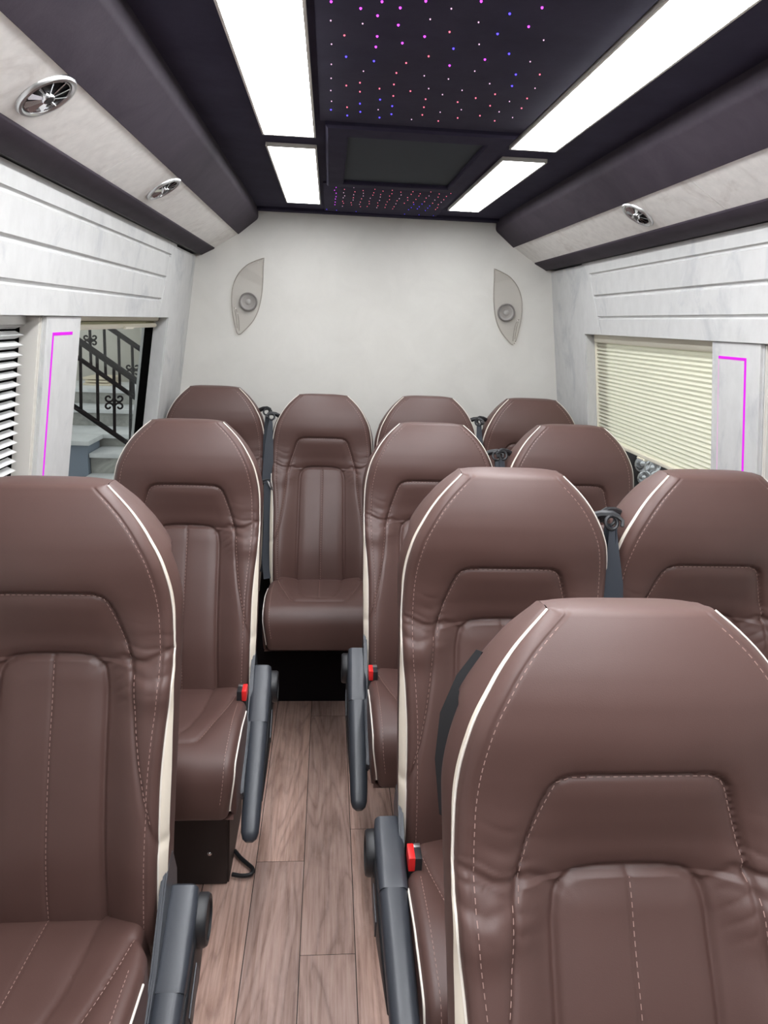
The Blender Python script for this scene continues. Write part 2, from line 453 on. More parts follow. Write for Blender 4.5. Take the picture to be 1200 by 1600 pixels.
# ------------------------------------------------------------------ seat: cushion
CP = catmull([(-.115, .535), (-.16, .556), (-.22, .566), (-.32, .578), (-.42, .592), (-.50, .597), (-.548, .585), (-.572, .548), (-.577, .50), (-.572, .455), (-.558, .436), (-.50, .430)], 9)
CPa = np.array(CP); CS = np.concatenate([[0], np.cumsum(np.hypot(*np.diff(CPa, axis=0).T))])
CT = CS[-1]
def cw_s(s):
    y = np.interp(s, CS, CPa[:, 0])
    return np.interp(-y, [.1, .235, .262, .30, .45, .6], [.165, .172, .188, .194, .195, .193]) - .012*sm(s, .47, .60)
SO = [(.158, .13), (.150, .18), (.135, .25), (.115, .32), (.100, .365), (.088, .378), (0, .380)]
SI = [(.088, .03), (.086, .12), (.08, .22), (.066, .30), (.05, .335), (0, .345)]
def cush_pt(x, s):
    x = np.asarray(x, float); s = np.asarray(s, float); ax = np.abs(x)
    y = np.interp(s, CS, CPa[:, 0]); z = np.interp(s, CS, CPa[:, 1])
    e = 1e-3
    ty = (np.interp(s+e, CS, CPa[:, 0]) - np.interp(s-e, CS, CPa[:, 0])); tz = (np.interp(s+e, CS, CPa[:, 1]) - np.interp(s-e, CS, CPa[:, 1]))
    L = np.hypot(ty, tz) + 1e-12; ny, nz = tz/L, -ty/L     # outward normal (up on top, forward on the nose)
    w = cw_s(s); ed = np.clip(w - ax, 0, None)
    h = .016*sm(ax, .08, .16)*(1 - sm(s, .30, .42))
    r = .02; t = np.clip(r-ed, 0, r); h = h - (r - np.sqrt(np.maximum(r*r-t*t, 0)))
    d = segdist(ax, s, SO); d2 = segdist(ax, s, SI)
    h = h - .004*np.exp(-(d/.004)**2) - .004*np.exp(-(d/.016)**2) - .003*np.exp(-(d2/.0035)**2) - .002*np.exp(-(d2/.014)**2)
    cs = np.where(s < .345, ax, 1.); h = h - .0022*np.exp(-(cs/.003)**2)
    return np.stack([x, y + ny*h, z + nz*h], -1)
def build_cushion(parent):
    ns, nx = 130, 81
    sr = np.linspace(0, CT, ns); u = np.linspace(-1, 1, nx)
    X = u[None, :]*cw_s(sr)[:, None]; Sg = np.repeat(sr[:, None], nx, 1)
    P = cush_pt(X, Sg)
    bm = bmesh.new(); sheet(bm, P[:, ::-1])
    # flanks and underside
    for side in (-1, 1):
        rows = []
        for i in range(ns):
            e = P[i, 0 if side < 0 else -1]
            zb = .425
            rows.append([e + np.array([side*.004*math.sin(PI*t), 0, 0]) + np.array([0, 0, (zb - e[2])*t]) + np.array([0, max(0, -.5-e[1])*t*.5, 0]) for t in np.linspace(0, 1, 6)])
        R = np.array(rows)
        if side == 1: R = R[:, ::-1]
        sheet(bm, R)
    sheet(bm, np.array([[(-.16, -.115, .425), (.16, -.115, .425)], [(-.19, -.55, .428), (.19, -.55, .428)]]))
    o = obj('cushion', bm, M['leather'], parent, angle=60)
    for side in (-1, 1):
        bm = bmesh.new()
        tube(bm, [P[i, 0 if side < 0 else -1] + np.array([side*.001, 0, 0]) for i in range(40, ns-6, 2)], .0021, 6)
        tag(obj('piping', bm, M['piping'], o), 'thin cream piping along the edge')
    def stitch(poly, both=True):
        poly = [np.array(p) for p in poly]; L = [0]
        for a, b in zip(poly, poly[1:]): L.append(L[-1] + np.linalg.norm(b-a))
        for sg in ((1, -1) if both else (1,)):
            bm = bmesh.new()
            for k in range(int(L[-1]/.0095)):
                q = []
                for t in (k*.0095, k*.0095+.0055):
                    x = np.interp(t, L, [p[0] for p in poly]); s = np.interp(t, L, [p[1] for p in poly])
                    p = cush_pt(sg*x, s); q.append(p + np.array([0, -.0003, .0004]))
                tube(bm, q, .0006, 5)
            obj('seam_stitching', bm, M['thread'], o, smooth=False)
    stitch([(x + .004, s) for x, s in SO[:-1]]); stitch([(.0, .05), (.0, .34)], False)
    stitch([(float(cw_s(s)) - .022, s) for s in np.linspace(.2, .56, 30)])
    return o

# ------------------------------------------------------------------ seat: hardware
def rrect(w, h, r, n=5):
    out = []
    for cx, cy, a0 in ((w/2-r, h/2-r, 0), (-w/2+r, h/2-r, PI/2), (-w/2+r, -h/2+r, PI), (w/2-r, -h/2+r, 1.5*PI)):
        for k in range(n): a = a0 + k*PI/2/(n-1); out.append((cx + r*math.cos(a), cy + r*math.sin(a)))
    return out
def build_armrest(side, ang):
    """local: origin at the pivot, arm points to -y; side=+1 arm on the +x flank"""
    bm = bmesh.new(); rings = []
    prof = [(-.125, .052, .042, 0), (-.18, .051, .043, 0), (-.24, .050, .043, .001), (-.32, .048, .042, .002), (-.37, .046, .039, .003), (-.400, .043, .035, .003), (-.414, .034, .027, .003), (-.421, .018, .014, .003)]
    for y, w, h, dz in prof: rings.append([(x, y, z + dz) for x, z in rrect(w, h, min(w, h)*.40)])
    loft(bm, rings)
    a = obj('armrest', bm, M['plastic'])
    a.rotation_euler = (ang, 0, 0)
    bm = bmesh.new(); rings = []
    for y, w, h, dz in [(.040, .040, .034, -.006), (.034, .052, .050, -.004), (.0, .058, .060, -.006), (-.05, .057, .058, -.005), (-.10, .055, .050, -.003), (-.122, .0535, .0445, -.0005), (-.127, .052, .042, 0)]:
        rings.append([(x, y, z + dz) for x, z in rrect(w, h, min(w, h)*.25)])
    loft(bm, rings); obj('hinge_cover', bm, M['plastic'], a)
    # deep dark body under the sleeve, tapering towards the tip
    bm = bmesh.new(); rings = []
    for y, w, top, bot in [(.03, .034, -.01, -.07), (.0, .044, -.005, -.105), (-.08, .044, -.005, -.11), (-.16, .042, -.008, -.085), (-.24, .038, -.010, -.050), (-.32, .03, -.012, -.026)]:
        rings.append([(x + side*.009, y, z + (top+bot)/2) for x, z in rrect(w, top-bot, .008)])
    loft(bm, rings); tag(obj('under_body', bm, M['plastic_dark'], a), 'dark tapered underside of the armrest')
    bm = bmesh.new(); x0 = side*.030
    bx(bm, (min(x0, x0 + side*.0025), -.15, -.080), (max(x0, x0 + side*.0025), -.07, -.040), .001); obj('side_inset', bm, M['plastic'], a)
    bm = bmesh.new()
    rm = Matrix.Translation((side*.026, -.005, -.035)) @ Matrix.Rotation(side*PI/2, 4, 'Y')
    lathe(bm, [(.044, 0), (.044, .014), (.041, .019), (.034, .0195), (.032, .016), (.001, .016)], rm, 32)
    tag(obj('pivot_cap', bm, M['plastic_dark'], a), 'round black cap over the pivot')
    return a
def build_side_bracket(side):
    """plastic side shield between cushion and armrest, seat space"""
    bm = bmesh.new()
    prof = [(-.10, .60), (-.125, .66), (-.15, .665), (-.185, .64), (-.27, .545), (-.36, .50), (-.45, .465), (-.47, .44), (-.46, .415), (-.38, .40), (-.20, .41), (-.12, .45)]
    x0, x1 = side*.194, side*.204
    loft(bm, [[(x, y, z) for y, z in (prof if side > 0 else prof[::-1])] for x in (x0, x1)])
    es = [e for e in bm.edges if abs(e.verts[0].co.x - e.verts[1].co.x) < 1e-6]
    bmesh.ops.bevel(bm, geom=es, offset=.003, segments=2, affect='EDGES')
    o = obj('side_shield', bm, M['plastic'])
    return o
def build_buckle(side):
    bm = bmesh.new()
    bx(bm, (-.0125, -.022, -.06), (.0125, .018, .022), .003)
    o = obj('buckle', bm, M['plastic_dark'])
    bm = bmesh.new(); bx(bm, (.001, -.0245, -.004), (.0135, .016, .0252), .0022) if side > 0 else bx(bm, (-.0135, -.0245, -.004), (-.001, .016, .0252), .0022)
    tag(obj('release_button', bm, M['red'], o), 'red push button')
    bm = bmesh.new(); bx(bm, (-.0115, .006, .019), (.001, .017, .0245), .001) if side > 0 else bx(bm, (-.001, .006, .019), (.0115, .017, .0245), .001)
    obj('slot_plate', bm, M['satin'], o)
    o.location = (side*.180, -.268, .594)
    return o
def build_belt(side):
    """shoulder guide and webbing hanging down the inner flank; backrest space (origin = pivot)"""
    def q(x, y, z): return Vector((side*x, y, z)) - Vector(PIV)
    bm = bmesh.new()
    P = [q(.213, .012, 1.180), q(.214, -.004, 1.14), q(.216, -.03, 1.08), q(.218, -.05, 1.0), q(.220, -.065, .935)]
    ribbon(bm, P, [(side*.95, -.3, 0)]*5, [.014, .022, .034, .042, .044], .004)
    P = [q(.218, -.062, .94), q(.216, -.09, .84), q(.214, -.12, .74), q(.218, -.155, .64), q(.208, -.185, .56)]
    ribbon(bm, P, [(side*.9, -.45, 0)]*5, .034, .0025)
    P = [q(.214, .02, 1.18), q(.213, -.02, 1.04), q(.212, -.05, .90), q(.212, -.10, .74), q(.208, -.15, .58)]
    ribbon(bm, P, [(side*.3, -1, 0)]*5, .030, .0025)
    o = obj('seat_belt', bm, M['webbing'])
    bm = bmesh.new()
    loop = [q(.210 + .012*math.cos(a), .016 + .006*math.sin(a), 1.190 + .012*math.sin(a)) for a in np.linspace(0, 2*PI, 17)[:-1]]
    tube(bm, loop, .0038, 8, closed=True)
    tube(bm, [q(.175, .045, 1.19), q(.195, .036, 1.200), q(.213, .026, 1.204), q(.226, .020, 1.200)], [.009, .0085, .008, .006], 8)
    tube(bm, [q(.222, .018, 1.202), q(.230, .012, 1.196), q(.228, .006, 1.186)], .0042, 6)
    tag(obj('belt_guide', bm, M['plastic_dark'], o), 'black shoulder guide loop')
    bm = bmesh.new()
    c = q(.220, -.066, .935)
    loop = [c + Vector((side*.024*math.cos(a), -.013*math.cos(a), .007*math.sin(a))) for a in np.linspace(0, 2*PI, 17)[:-1]]
    tube(bm, loop, .0028, 6, closed=True)
    obj('tongue_cover', bm, M['plastic_dark'], o)
    bm = bmesh.new()
    ribbon(bm, [c + Vector((-side*.008, -.008, 0)), c + Vector((-side*.014, -.012, -.018)), c + Vector((-side*.022, -.016, -.034))], [(side, -.5, .5)]*3, [.018, .014, .012], .002)
    tag(obj('belt_tongue', bm, M['chrome'], o), 'shiny metal tongue')
    return o
def build_pedestal():
    bm = bmesh.new()
    hexa(bm, [(-.136, -.285, 0), (.136, -.285, 0), (.136, .03, 0), (-.136, .03, 0), (-.15, -.30, .428), (.15, -.30, .428), (.15, .03, .428), (-.15, .03, .428)], .006)
    o = obj('pedestal', bm, M['pedestal'])
    bm = bmesh.new()
    lathe(bm, [(.0001, .004), (.004, .0035), (.0065, .001), (.007, 0)], Matrix.Translation((.085, -.2885, .11)) @ Matrix.Rotation(PI/2, 4, 'X'), 14)
    obj('screw', bm, M['chrome'], o)
    return o

proto = empty('passenger_seat')
PB = build_backrest(proto); PC = build_cushion(proto)
PP = build_pedestal(); PP.parent = proto
ARM = {s: build_armrest(s, 0) for s in (-1, 1)}
SHD = {s: build_side_bracket(s) for s in (-1, 1)}
BUC = {s: build_buckle(s) for s in (-1, 1)}
BLT = {s: build_belt(s) for s in (-1, 1)}
bm = bmesh.new()
ribbon(bm, [Vector((-x, y, z)) - Vector(PIV) for x, y, z in ((.163, .072, 1.215), (.182, .074, 1.18), (.199, .075, 1.13), (.204, .073, 1.07), (.200, .07, 1.0))], [(.55, -.83, 0)]*5, [.010, .02, .024, .022, .010], .003)
STRAP = obj('belt_strap', bm, M['plastic_dark'])
templates = [STRAP, proto] + list(proto.children_recursive)
for dct in (ARM, SHD, BUC, BLT):
    for o in dct.values(): templates += [o] + list(o.children_recursive)
def copy_part(o, parent):
    c = o.copy(); COL.objects.link(c); c.parent = parent
    for ch in o.children: copy_part(ch, c)
    return c
def make_seat(label, x, y, recline=0, yaw=0, arm=None, arm_ang=.62, belt=None, pedestal=True, buckle=None, z=0, shield=True, arm_dy=0, arm_dz=0, strap=None, ped_dx=0):
    r = proto.copy(); COL.objects.link(r); r.location = (x, y, z); r.rotation_euler = (0, 0, yaw)
    tag(r, label, 'seat', 'brown leather passenger seats')
    b = copy_part(PB, r); b.rotation_euler = (-recline, 0, 0)
    copy_part(PC, r)
    if pedestal: copy_part(PP, r).location = (ped_dx, 0, 0)
    if arm:
        a = copy_part(ARM[arm], r); a.location = (arm*.2225, -.185 + arm_dy, .595 + arm_dz); a.rotation_euler = (arm_ang, 0, 0)
        if shield: copy_part(SHD[arm], r)
    if buckle: copy_part(BUC[buckle], r)
    if strap:
        t = copy_part(STRAP, r); t.location = PIV; t.rotation_euler = (-recline, 0, 0)
    if belt:
        t = copy_part(BLT[belt], r); t.location = PIV; t.rotation_euler = (-recline, 0, 0)
    return r
make_seat('brown leather passenger seat closest to the camera, filling the lower right corner', .353, .631, .113, strap=-1)
make_seat('brown leather aisle seat just behind the closest one, grey armrest held almost level', .357, 1.38, -.11, arm=-1, arm_ang=.16, belt=1, buckle=-1, arm_dy=-.01, arm_dz=-.01, ped_dx=.07)
make_seat('brown leather seat at the right edge, under the right pillar with the pink light line', .785, 1.406, -.10, belt=-1)
make_seat('large brown leather seat cut off by the left edge, grey armrest on its right', -.462, 1.203, -.055, arm=1, arm_ang=.50, buckle=None, arm_dz=-.03, arm_dy=.02)
make_seat('brown leather seat left of the aisle beside the window with the stairs', -.394, 1.993, .025, arm=1, arm_ang=.66, strap=-1, buckle=1)
make_seat('brown leather aisle seat on the right whose lowered armrest faces the rear plinth', .322, 2.103, .08, arm=-1, arm_ang=.66, belt=1, buckle=-1, ped_dx=.07)
make_seat('brown leather seat on the right directly beside the cream pleated blind', .748, 2.094, .01, belt=-1)
make_seat('brown leather rear bench seat in the left corner under the left speaker', -.463, 2.97, -.025, belt=1, pedestal=False)
make_seat('brown leather rear seat at the end of the aisle, its whole cushion in view', -.020, 2.874, .072, belt=-1, pedestal=False, buckle=1)
make_seat('brown leather rear seat just right of the aisle-end seat, mostly hidden behind another headrest', .402, 2.84, 0, belt=1, pedestal=False)
make_seat('brown leather rear bench seat in the right corner under the right speaker', .832, 2.86, -.02, belt=-1, pedestal=False)
for o in templates: bpy.data.objects.remove(o)

bm = bmesh.new(); bx(bm, (-.66, 2.722, 0), (1.05, 3.19, .423), .004)
tag(obj('bench_plinth', bm, M['plinth']), 'black carpeted plinth under the rear row of seats at the end of the aisle', 'seat base')

bm = bmesh.new()
tube(bm, [tuple(q) for q in catmull([(-.256, 1.83, .012), (-.235, 1.80, .012), (-.212, 1.775, .012), (-.195, 1.755, .012), (-.197, 1.735, .012), (-.22, 1.728, .012), (-.252, 1.735, .012)], 6)], .006, 8)
tag(obj('cable_loop', bm, M['plastic_dark']), 'black cable loop lying on the floor beside the left seat base', 'cable')

# ------------------------------------------------------------------ van shell
CX = .2; ZC = 2.01; YB = 3.22; YF = -.7
def wx(side, z, off=0): return CX + side*(.767 + .15*(1.82 - z) + off)
def wslab(bm, side, y0, y1, z0, z1, o0, o1, bev=0):
    p = [(wx(side, z0, o0), y0, z0), (wx(side, z0, o1), y0, z0), (wx(side, z0, o1), y1, z0), (wx(side, z0, o0), y1, z0),
         (wx(side, z1, o0), y0, z1), (wx(side, z1, o1), y0, z1), (wx(side, z1, o1), y1, z1), (wx(side, z1, o0), y1, z1)]
    if side > 0: p = [p[i] for i in (3, 2, 1, 0, 7, 6, 5, 4)]
    if side < 0: p = [p[i] for i in (0, 1, 2, 3, 4, 5, 6, 7)]
    hexa(bm, p, bev)
    bmesh.ops.recalc_face_normals(bm, faces=bm.faces)
# floor
bm = bmesh.new()
lay = bm.loops.layers.color.new('plank')
bxv = bx(bm, (-.85, YF, -.05), (1.25, YB, -.003))
for f in bm.faces: f.material_index = 1
joints = {-1: [1.795, .65], 0: [2.605, 1.466, .2], 1: [2.42, 1.93, .95], 2: [1.25, 2.7], -2: [2.3, 1.1], -3: [1.6, 2.9], 3: [1.9, .7], 4: [2.4], -4: [1.0], -5: [2.2], 5: [1.3], 6: [2.1], 7: [1.0]}
for k in range(-6, 10):
    x0 = -.0465 + .142*k; x1 = x0 + .142
    x0c, x1c = max(x0 + .0011, -.85), min(x1 - .0011, 1.25)
    if x1c - x0c < .01: continue
    ys = [YF] + sorted(joints.get(k, [1.5])) + [YB]
    for a, b in zip(ys, ys[1:]):
        c = (random.random(), random.random(), random.random(), 1)
        if k == -1 and a == YF: c = (.2, .7, .25, 1)
        if k == -1 and b == YB: c = (.4, .1, .95, 1)
        if k == 0: c = (random.random(), random.random(), .35, 1)
        if k == 1: c = (random.random(), random.random(), .9, 1)
        if k == -2: c = (.3, random.random(), 1, 1)
        n0 = len(bm.faces)
        vs = [bm.verts.new(p) for p in ((x0c, a + .0008, 0), (x1c, a + .0008, 0), (x1c, b - .0008, 0), (x0c, b - .0008, 0))]
        f = bm.faces.new(vs)
        for l in f.loops: l[lay] = c
struct(obj('floor', bm, [M['wood'], M['gap']], smooth=False))

# side walls (lower part, pillars, header with routed grooves)
for side, sn in ((-1, 'left'), (1, 'right')):
    bm = bmesh.new()
    wslab(bm, side, YF, YB, 0, .95, 0, .09)                      # below the windows
    wslab(bm, side, YF, .5, .95, 1.56, 0, .09)
    wslab(bm, side, 1.63, 1.86, .95, 1.56, 0, .05, .006)         # pillar between the windows
    wslab(bm, side, 1.66, 1.84, .95, 1.56, .045, .09)
    wslab(bm, side, 2.8185, 2.826, .95, 1.56, .002, .09)
    wslab(bm, side, 2.822, YB, .95, 1.81, -.002, .09)
    wslab(bm, side, YF, YB, 1.56, 1.90, .02, .09)
    # header face, heightfield with grooves
    ys = np.concatenate([np.arange(YF, 2.6, .05), np.arange(2.6, 2.8185, .0025)]); zs = np.arange(1.556, 1.8165, .002)
    Yg, Zg = np.meshgrid(ys, zs)
    g = np.zeros_like(Yg)
    end = 2.662 + (Zg - 1.615)*.5
    for zz in (1.770, 1.691, 1.6165):
        g += np.where(Yg < end, .0075*np.clip(1 - (np.abs(Zg - zz)/.0054)**4, 0, 1), 0)
    de = np.abs(Yg - end)
    g += np.where((Zg < 1.7746), .0022*np.clip(1 - (de/.003)**2, 0, 1), 0)
    X = CX + side*(.767 + .15*(1.82 - Zg) - .006 + g)
    P = np.stack([X, Yg, Zg], 2)
    if side < 0: P = P[:, ::-1]
    if side > 0: P = P
    sheet(bm, P if side > 0 else P)
    wslab(bm, side, YF, 2.818, 1.5555, 1.5575, -.0055, .06)
    wslab(bm, side, 2.8165, 2.8185, 1.556, 1.815, -.0055, .03)
    o = struct(obj('wall_' + sn, bm, M['marble'], angle=25))
    # warm reveal on the pillar's front flank and the sill
    bm = bmesh.new()
    wslab(bm, side, 1.618, 1.629, .95, 1.555, .006, .052, .004)
    wslab(bm, side, 1.862, 1.872, .95, 1.555, .01, .075, .002)
    wslab(bm, side, .5, 2.818, .94, .952, .0, .09)
    struct(obj('trim_' + ('1' if side < 0 else '2'), bm, M['reveal']))

# back wall
bm = bmesh.new()
def bw(y): return [(wx(-1, -.05, .085), y, -.05), (wx(1, -.05, .085), y, -.05), (wx(1, 2.1, .085), y, 2.1), (wx(-1, 2.1, .085), y, 2.1)]
loft(bm, [bw(YB), bw(YB + .05)]); bmesh.ops.recalc_face_normals(bm, faces=bm.faces)
struct(obj('wall_back', bm, M['backwall'], smooth=False))
# added unseen panel behind the viewpoint, cuts fill light from the front
bm = bmesh.new(); bx(bm, (-.75, YF - .06, -.05), (1.15, YF - .002, 2.05)); struct(obj('wall_front', bm, mat('blocker_grey', (.16, .155, .15), .7), smooth=False))
# ceiling
bm = bmesh.new(); bx(bm, (CX - .53, YF, ZC), (CX + .53, YB, ZC + .05))
struct(obj('ceiling', bm, M['suede'], smooth=False))
# ceiling end strip against the back wall
bm = bmesh.new(); bx(bm, (CX - .51, 3.165, ZC - .012), (CX + .51, 3.219, ZC), .003)
struct(obj('trim_3', bm, M['suede']))
# cove beams, cream vent panels, dark lower lip
def prism(bm, side, prof, y0, y1):
    """prof: (half-width, z)"""
    p0 = [(CX + side*h, y0, z) for h, z in prof]; p1 = [(CX + side*h, y1, z) for h, z in prof]
    loft(bm, [p0, p1]); bmesh.ops.recalc_face_normals(bm, faces=bm.faces)
def cslope(h): return 1.906 - (h - .588)*.0617/.102
for i, side in enumerate((-1, 1)):
    bm = bmesh.new()
    prism(bm, side, [(.505, ZC + .002), (.505, 1.978), (.5065, 1.970), (.511, 1.9635), (.588, 1.903), (.592, 1.905), (.60, 1.95), (.60, ZC + .002)], YF, 3.2185)
    struct(obj('trim_%d' % (4 + i), bm, M['suede_light'], angle=50))
    bm = bmesh.new()
    for a, b in ((YF, 1.664), (1.6665, 3.2185)):
        prism(bm, side, [(.586, 1.909), (.588, 1.906), (.69, 1.8443), (.692, 1.846), (.692, 1.87), (.60, 1.93)], a, b)
    struct(obj('trim_%d' % (6 + i), bm, M['cream_panel'], smooth=False))
    bm = bmesh.new()
    prism(bm, side, [(.688, 1.858), (.688, 1.8425), (.6905, 1.840), (.742, 1.8145), (.746, 1.8155), (.750, 1.822), (.750, 1.858)], YF, 3.2185)
    prism(bm, side, [(.75, 1.858), (.75, 1.822), (.80, 1.822), (.80, 1.858)], YF, 3.2185)
    struct(obj('trim_%d' % (8 + i), bm, M['suede_light'], angle=50))
    bm = bmesh.new()
    prism(bm, side, [(.752, 1.818), (.752, 1.8225), (.80, 1.8225), (.80, 1.818)], YF, 3.2185)
    struct(obj('trim_%d' % (10 + i), bm, M['plastic_dark'], smooth=False))

# windows: frame glass and blinds
wn = 1
for side in (-1, 1):
    for (y0, y1, nm) in ((.5, 1.63, 'front'), (1.86, 2.8185, 'rear')):
        bm = bmesh.new(); wslab(bm, side, y0, y1, .95, 1.56, .0535, .0565)
        o = struct(obj('window_%d' % wn, bm, M['glass'], smooth=False))
        bm = bmesh.new()
        fw = .11 if nm == 'rear' else .10
        wslab(bm, side, y1 - fw, y1, .95, 1.56, .049, .0535); wslab(bm, side, y0, y0 + .02, .95, 1.56, .049, .0535)
        wslab(bm, side, y0, y1, .95, .965, .049, .0535); wslab(bm, side, y0, y1, 1.54, 1.56, .049, .0535)
        tag(obj('black_border', bm, M['frit'], o, smooth=False), 'black border of the pane')
        wn += 1
def pleats(side, y0, y1, z0, z1, pitch, amp, off):
    bm = bmesh.new(); n = int(round((z1 - z0)/pitch)); rows = []
    for k in range(2*n + 1):
        z = z1 - (z1 - z0)*k/(2*n); o = off + (amp if k % 2 else -amp)
        rows.append([(wx(side, z, o), y0, z), (wx(side, z, o), y1, z)])
    R = np.array(rows)
    if side < 0: R = R[:, ::-1]
    sheet(bm, R); return bm
# right rear: cream blind pulled almost down
t = empty('pleated_blind', (wx(1, 1.35, .045), 2.28, 1.55)); L = Vector(t.location)
def put(o, t):
    o.parent = t; o.location = -Vector(t.location); return o
tag(t, 'cream pleated blind pulled down over the right rear window', 'blind')
bm = pleats(1, 1.875, 2.805, 1.158, 1.528, .0142, .0042, .041); put(obj('pleated_fabric', bm, M['blind'], smooth=False), t)
bm = bmesh.new(); wslab(bm, 1, 1.872, 2.81, 1.526, 1.556, .030, .054, .003); put(obj('head_rail', bm, M['blind_rail']), t)
bm = bmesh.new(); wslab(bm, 1, 1.875, 2.805, 1.143, 1.159, .034, .053, .003)
wslab(bm, 1, 2.36, 2.42, 1.136, 1.144, .030, .046, .002)
put(obj('bottom_rail', bm, M['blind_rail']), t)
bm = bmesh.new(); wslab(bm, 1, 2.803, 2.815, .95, 1.53, .034, .055, .002); put(obj('side_channel', bm, M['blind_rail']), t)
# left rear: cream blind folded up
t = empty('pleated_blind', (wx(-1, 1.54, .05), 2.28, 1.55))
tag(t, 'cream pleated blind folded up at the top of the left rear window', 'blind')
bm = pleats(-1, 1.875, 2.805, 1.532, 1.545, .0035, .008, .044); put(obj('pleated_fabric', bm, M['blind'], smooth=False), t)
bm = bmesh.new(); wslab(bm, -1, 1.872, 2.81, 1.543, 1.558, .030, .055, .002); put(obj('head_rail', bm, M['blind_rail']), t)
bm = bmesh.new(); wslab(bm, -1, 1.875, 2.805, 1.519, 1.533, .034, .054, .003)
wslab(bm, -1, 2.36, 2.46, 1.517, 1.526, .026, .036, .002)
put(obj('bottom_rail', bm, M['blind_rail']), t)
# front windows: blinds down
for side, lab in ((-1, 'white pleated blind pulled down at the left edge behind the left pillar'), (1, 'white pleated blind at the right edge in front of the right pillar')):
    t = empty('pleated_blind', (wx(side, 1.54, .06), 1.1, 1.55)); tag(t, lab, 'blind')
    bm = pleats(side, .52, 1.598, .97, 1.535, .0212, .012, .042); put(obj('pleated_fabric', bm, M['blind_white'], smooth=False), t)
    bm = bmesh.new(); wslab(bm, side, .51, 1.605, 1.533, 1.556, .030, .054, .003); put(obj('head_rail', bm, M['satin']), t)
    bm = bmesh.new(); wslab(bm, side, .51, 1.605, .953, .972, .030, .054, .003); put(obj('bottom_rail', bm, M['blind_rail']), t)
# magenta light lines let into the pillars
def ledline(side, lab, near, top, far):
    t = empty('pillar_light_strip', (wx(side, 1.3), 1.745, 1.3)); tag(t, lab, 'light strip')
    def seg(nm, y0, y1, z0, z1, mt):
        bm = bmesh.new(); wslab(bm, side, y0, y1, z0, z1, -.0008, .002); put(obj(nm, bm, mt, smooth=False), t)
    seg('near_line', near - .004, near + .004, 1.0, 1.5195, M['led'])
    seg('top_line', near + .004, far, 1.5125, 1.5195, M['led'])
    if top: seg('far_line', far - .0012, far + .0012, 1.0, 1.5125, M['led_pale'])
ledline(-1, 'magenta light line let into the left window pillar', 1.678, False, 1.80)
ledline(1, 'magenta light line let into the right window pillar', 1.698, True, 1.822)

# ------------------------------------------------------------------ ceiling fittings
def light_panel(lab, x0, x1, y0, y1):
    t = empty('ceiling_light_panel', ((x0+x1)/2, (y0+y1)/2, ZC)); tag(t, lab, 'ceiling light', 'white ceiling light panels')
    bm = bmesh.new()
    for a, b in (((x0, y0), (x0 + .005, y1)), ((x1 - .005, y0), (x1, y1)), ((x0, y0), (x1, y0 + .006)), ((x0, y1 - .006), (x1, y1))):
        bx(bm, (a[0], a[1], ZC - .010), (b[0], b[1], ZC + .0), .001)
    put(obj('frame', bm, M['reveal']), t)
    bm = bmesh.new(); bx(bm, (x0 + .004, y0 + .005, ZC - .009), (x1 - .004, y1 - .005, ZC - .0005))
    put(obj('diffuser', bm, M['light' if y0 < 1 else 'light_rear'], smooth=False), t)
light_panel('long white ceiling light panel left of the starry ceiling', -.172, -.042, -.60, 1.93)
light_panel('short white ceiling light panel left of the ceiling hatch', -.174, -.042, 2.045, 2.970)
light_panel('long white ceiling light panel right of the starry ceiling', .441, .562, -.60, 1.93)
light_panel('short white ceiling light panel right of the ceiling hatch', .452, .576, 2.05, 2.960)
t = empty('ceiling_hatch', (.207, 2.165, ZC)); tag(t, 'dark square ceiling hatch with a slate screen between the light panels', 'hatch')
bm = bmesh.new()
hx0, hx1, hy0, hy1 = -.018, .430, 1.795, 2.540; sx0, sx1, sy0, sy1 = .037, .372, 1.870, 2.470
rings = [[(hx0, hy0), (hx1, hy0), (hx1, hy1), (hx0, hy1)], [(hx0, hy0), (hx1, hy0), (hx1, hy1), (hx0, hy1)], [(hx0+.006, hy0+.006), (hx1-.006, hy0+.006), (hx1-.006, hy1-.006), (hx0+.006, hy1-.006)],
         [(sx0-.004, sy0-.004), (sx1+.004, sy0-.004), (sx1+.004, sy1+.004), (sx0-.004, sy1+.004)], [(sx0, sy0), (sx1, sy0), (sx1, sy1), (sx0, sy1)], [(sx0, sy0), (sx1, sy0), (sx1, sy1), (sx0, sy1)]]
zz = [ZC, ZC - .010, ZC - .016, ZC - .018, ZC - .014, ZC - .002]
loft(bm, [[(x, y, z) for x, y in r] for r, z in zip(rings, zz)], True, False)
bmesh.ops.recalc_face_normals(bm, faces=bm.faces)
put(obj('frame', bm, M['suede'], angle=20), t)
bm = bmesh.new(); bx(bm, (sx0, sy0, ZC - .006), (sx1, sy1, ZC - .001)); put(tag(obj('screen', bm, M['screen'], smooth=False), 'slate grey mesh screen'), t)

